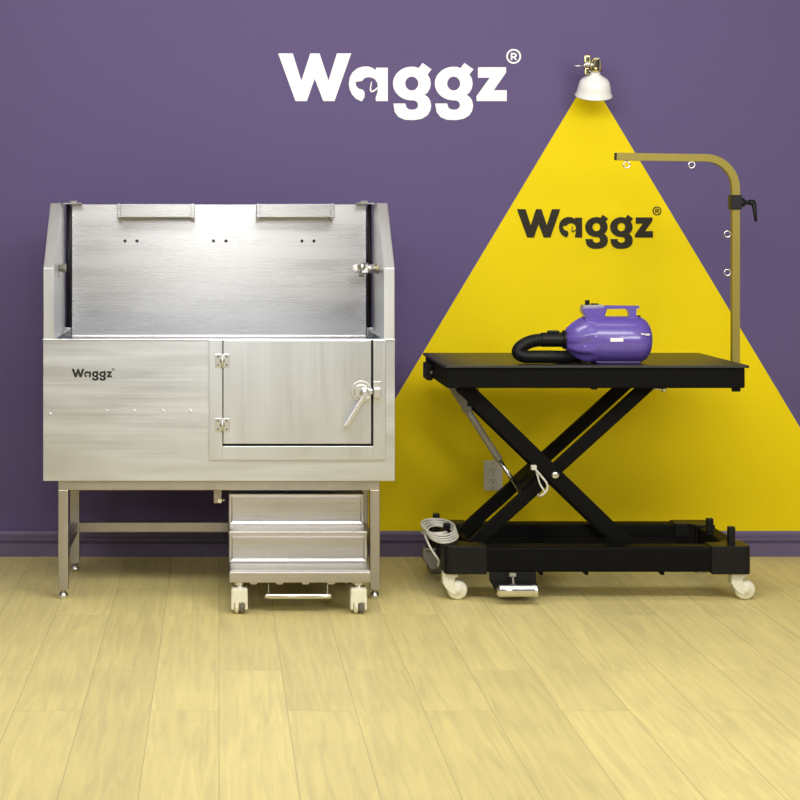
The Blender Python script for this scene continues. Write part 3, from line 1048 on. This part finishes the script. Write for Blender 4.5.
# control tower and handle
loop = [[(D(x, y).x, D(x, y).z) for x, y in lp] for lp in (
    [(601, 305.2), (638.3, 305.6), (638.6, 308.0), (635.6, 308.6), (635.2, 313), (637, 320.5), (598, 320.5)],
    [(606.2, 309), (624, 308.6), (627, 310), (628.3, 313), (628.6, 317.8), (603.2, 317.8)])]
mb = MB().outline(loop, YD-0.016, 0.032)
obj('handle', mb, M['purple_plastic'], dry)
tw = [(D(x, y).x, D(x, y).z) for x, y in ((581, 307.5), (603.5, 306.5), (604, 322), (583, 322), (584, 316), (580.8, 311))]
tower = obj('control_head', MB().prism(tw, 'y', YD-0.030, YD+0.030, 0.004), M['purple_plastic'], dry)
tp = [(D(x, y).x, D(x, y).z) for x, y in ((582, 305), (600, 304.4), (603, 305.4), (602, 307.6), (582, 308))]
obj('control_plate', MB().prism(tp, 'y', YD-0.027, YD+0.027, 0.001), M['grey_plastic'], tower)
k0, k1 = D(587.2, 305.5), D(587.2, 300)
mb = MB().cyl(k0, k1, 0.0085, n=20, bev=0.0015)
mb.box(D(591, 0).x, D(598, 0).x, YD-0.012, YD+0.012, D(0, 305).z, D(0, 303.4).z, 0.001)
obj('switch', mb, M['black_plastic'], tower)
obj('cord_inlet', MB().cyl(D(635, 318.5), D(640.5, 317), 0.008, bev=0.002), M['black_plastic'], dry)
mb = MB()
for px, py, r in ((573, 347, 0.004), (596.5, 354.5, 0.004)):
    c = D(px, py)
    dzc = c.z-CZ
    rad = (0.058 if px < 580 else 0.0855)
    yy = YD-math.sqrt(max(rad**2-dzc**2, 0))
    mb.cyl((c.x, yy-0.001, c.z), (c.x, yy+0.010, c.z), r, n=12)
each('screw', mb, M['black_plastic'], dry)
# printed labels
p, q = D(605.2, 336.6), D(618, 340.2)
lab = obj('label', MB().box(p.x, q.x, YD-0.0876, YD-0.0850, q.z, p.z), M['white_ink'], dry)
YL = YD-0.0872
k_ = 0.040
lettering(CX+(D(635.4, 0).x)*F/YL, CY-(D(0, 331.8).z-EYE)*F/YL, k_, YL, 0.004, M['white_ink'], dry, False)
# collar and corrugated hose
c0, c1 = Vector((D(541, 0).x, YD, CZ-0.001)), Vector((D(566.5, 0).x, YD, CZ))
mb = MB().cyl(c0, c1, 0.0265, 0.0275, n=32, bev=0.002)
mb.cyl((D(562.5, 0).x, YD, CZ), (D(568.3, 0).x, YD, CZ), 0.0345, n=32, bev=0.003)
mb.box(D(547.5, 0).x, D(559, 0).x, YD-0.014, YD+0.014, CZ+0.022, CZ+0.0335, 0.004)
obj('hose_collar', mb, M['black_plastic'], dry)
HR = 0.0245
hz = 0.8515+HR
hp = [Vector((D(544, 0).x, YD, CZ-0.001)), Vector((D(535, 0).x, YD, CZ-0.004)), Vector((D(526, 0).x, YD-0.005, CZ-0.014)),
      Vector((D(519.5, 0).x, YD-0.012, CZ-0.030)), Vector((D(517.5, 0).x, YD-0.02, CZ-0.048)), Vector((D(523, 0).x, YD-0.028, hz+0.001)),
      Vector((D(532, 0).x, YD-0.03, hz)), Vector((D(548, 0).x, YD-0.03, hz)), Vector((D(562, 0).x, YD-0.018, hz-0.002)), Vector((D(576, 0).x, YD+0.02, hz)),
      Vector((D(584, 0).x, YD+0.09, hz)), Vector((D(586, 0).x, YD+0.13, hz))]
hose = MB().tube(hp, HR, n=24, sub=18, rfun=lambda u: 1-0.075*(0.5+0.5*math.cos(u*2*PI*58)))
obj('hose', hose, M['black_plastic'], dry)

# ------------------------------------------------------------------ lamp above the triangle
LY = 7.25
k = LY/F
c = at(594, 100, LY)
lamp = thing('clamp_lamp', (c.x, LY, c.z), 'small white enamel dome lamp with metal clamp above the yellow triangle', 'lamp')
piv_ = at(594.5, 84, LY)
prof = [(4.3, 71), (4.8, 73), (6.0, 75), (9.5, 77), (12.8, 79.2), (14.8, 82), (15.8, 86), (16.6, 90), (17.2, 93), (18.6, 95.2), (18.8, 96.2),
        (18.2, 96.2), (16.6, 93), (15.6, 88), (14.6, 83), (12, 80.5), (0, 80)]
til = Matrix.Translation(piv_) @ Matrix.Rotation(math.radians(-20), 4, 'X').inverted() @ Matrix.Identity(4)
mb = MB().lathe([(0, (84-70.8)*k)]+[(r*k, (84-y)*k) for r, y in prof], til, n=56)
shade = obj('lamp_shade', mb, M['enamel'], lamp)


def T(px, py, dy=0.0):      # point on the lamp before it is tilted
    return til @ Vector(((px-594.5)*k, dy, (84-py)*k))


mb = MB().tube([T(594.5+6.6*math.cos(2*PI*i/12), 69.3, 6.6*k*math.sin(2*PI*i/12)) for i in range(12)], 0.0028, n=8, sub=3, closed=True)
mb.cyl(T(594.5, 71.5), T(594.5, 66), 0.012)
mb.tube([T(590, 69), T(590, 62), T(594, 57.5), T(598.5, 61), T(599.5, 69)], 0.0042, n=8)
obj('lamp_socket', mb, M['brassy'], lamp)
obj('socket_core', MB().cyl(T(595, 68), T(595, 58.5), 0.0105, n=20, bev=0.002), M['slot'], lamp)
obj('wire_loop', MB().tube([T(592, 66, -0.012), T(593, 59, -0.014), T(596.5, 57, -0.014), T(598, 62, -0.012), T(598.3, 68, -0.010)], 0.0026, n=8), M['chrome'], lamp)
# spring clamp, gripping a peg set in the wall
mb = MB()
mb.box(-0.0135, 0.0135, -0.010, 0.010, -0.014, 0.018, 0.005, mat=Matrix.Translation(T(585.5, 59)))
mb.box(-0.0105, 0.0105, -0.010, 0.010, -0.014, 0.016, 0.005, mat=Matrix.Translation(T(586, 71)))
each('clamp_jaw', mb, M['brassy'], lamp)
mb = MB()
mb.box(-0.008, 0.008, -0.0112, 0.0, -0.009, 0.010, 0.002, mat=Matrix.Translation(T(585.5, 59)))
mb.box(-0.006, 0.006, -0.0112, 0.0, -0.009, 0.010, 0.002, mat=Matrix.Translation(T(586, 71)))
each('jaw_pad', mb, M['slot'], lamp)
mb = MB().cyl(T(582, 64.5), T(594, 64), 0.0085, n=16, bev=0.002).cyl(T(583, 63, -0.008), T(589, 63, -0.008), 0.010, n=16, bev=0.002)
mb.cyl(T(571.5, 65.5), T(583, 65), 0.0018, 0.003, n=10)
obj('clamp_screw', mb, M['chrome'], lamp)
s_ = T(595, 66)
obj('wall_peg', MB().cyl((s_.x, s_.y, s_.z), (s_.x, WALL_Y, s_.z), 0.005).cyl((s_.x, WALL_Y-0.004, s_.z), (s_.x, WALL_Y, s_.z), 0.010), M['chrome'], lamp)


# ------------------------------------------------------------------ light
def area(name, loc, target, sx, sy, power, col=(1, 1, 1)):
    d = bpy.data.lights.new(name, 'AREA')
    d.shape = 'RECTANGLE'
    d.size, d.size_y = sx, sy
    d.energy = power
    d.color = col
    o = bpy.data.objects.new(name, d)
    COL.objects.link(o)
    o.location = loc
    o.rotation_euler = (Vector(target)-Vector(loc)).to_track_quat('-Z', 'Y').to_euler()
    return o


area('ceiling_or_added_light', (0.6, 3.9, 3.1), (0.6, 6.9, 0.9), 4.2, 1.2, 165, (1, 0.99, 0.97))
area('ceiling_or_added_light', (0.5, 6.1, 3.15), (0.5, 6.1, 0), 3.4, 0.5, 14, (1, 0.99, 0.97))  # added strip over the tub, for the sloped side panel edges to reflect
area('ceiling_or_added_light', (0.0, -0.8, 2.5), (0.1, 7.0, 1.0), 0.9, 1.2, 36, (1, 0.99, 0.98))  # added key behind the camera, below the ceiling, for the steel's highlight
area('ceiling_or_added_light', (3.6, 0.5, 2.3), (1.4, 7.0, 0.6), 1.4, 1.2, 75, (1, 0.99, 0.98))  # added fill from the right, brightens the wall under the table
area('ceiling_or_added_light', (-3.4, 0.5, 2.3), (-1.6, 7.2, 0.9), 1.4, 1.2, 32, (1, 0.99, 0.98))  # added fill from the left, lifts the wall beside the tub
w = bpy.data.worlds.new('room_light')
scn.world = w
w.use_nodes = True
bg = w.node_tree.nodes['Background']
bg.inputs['Color'].default_value = (1.0, 0.985, 0.97, 1)
bg.inputs['Strength'].default_value = 0.2

# ------------------------------------------------------------------ camera
cd = bpy.data.cameras.new('camera')
cd.sensor_width = 36
cd.lens = F*36/800
cd.shift_x = (400-CX)/800
cd.shift_y = -(400-CY)/800
cam = bpy.data.objects.new('camera', cd)
COL.objects.link(cam)
cam.location = (0, 0, EYE)
cam.rotation_euler = (PI/2, 0, 0)
scn.camera = cam
scn.view_settings.view_transform = 'Standard'
scn.view_settings.look = 'None'
scn.view_settings.exposure = -0.1
scn.view_settings.gamma = 1
scn.view_settings.use_curve_mapping = False
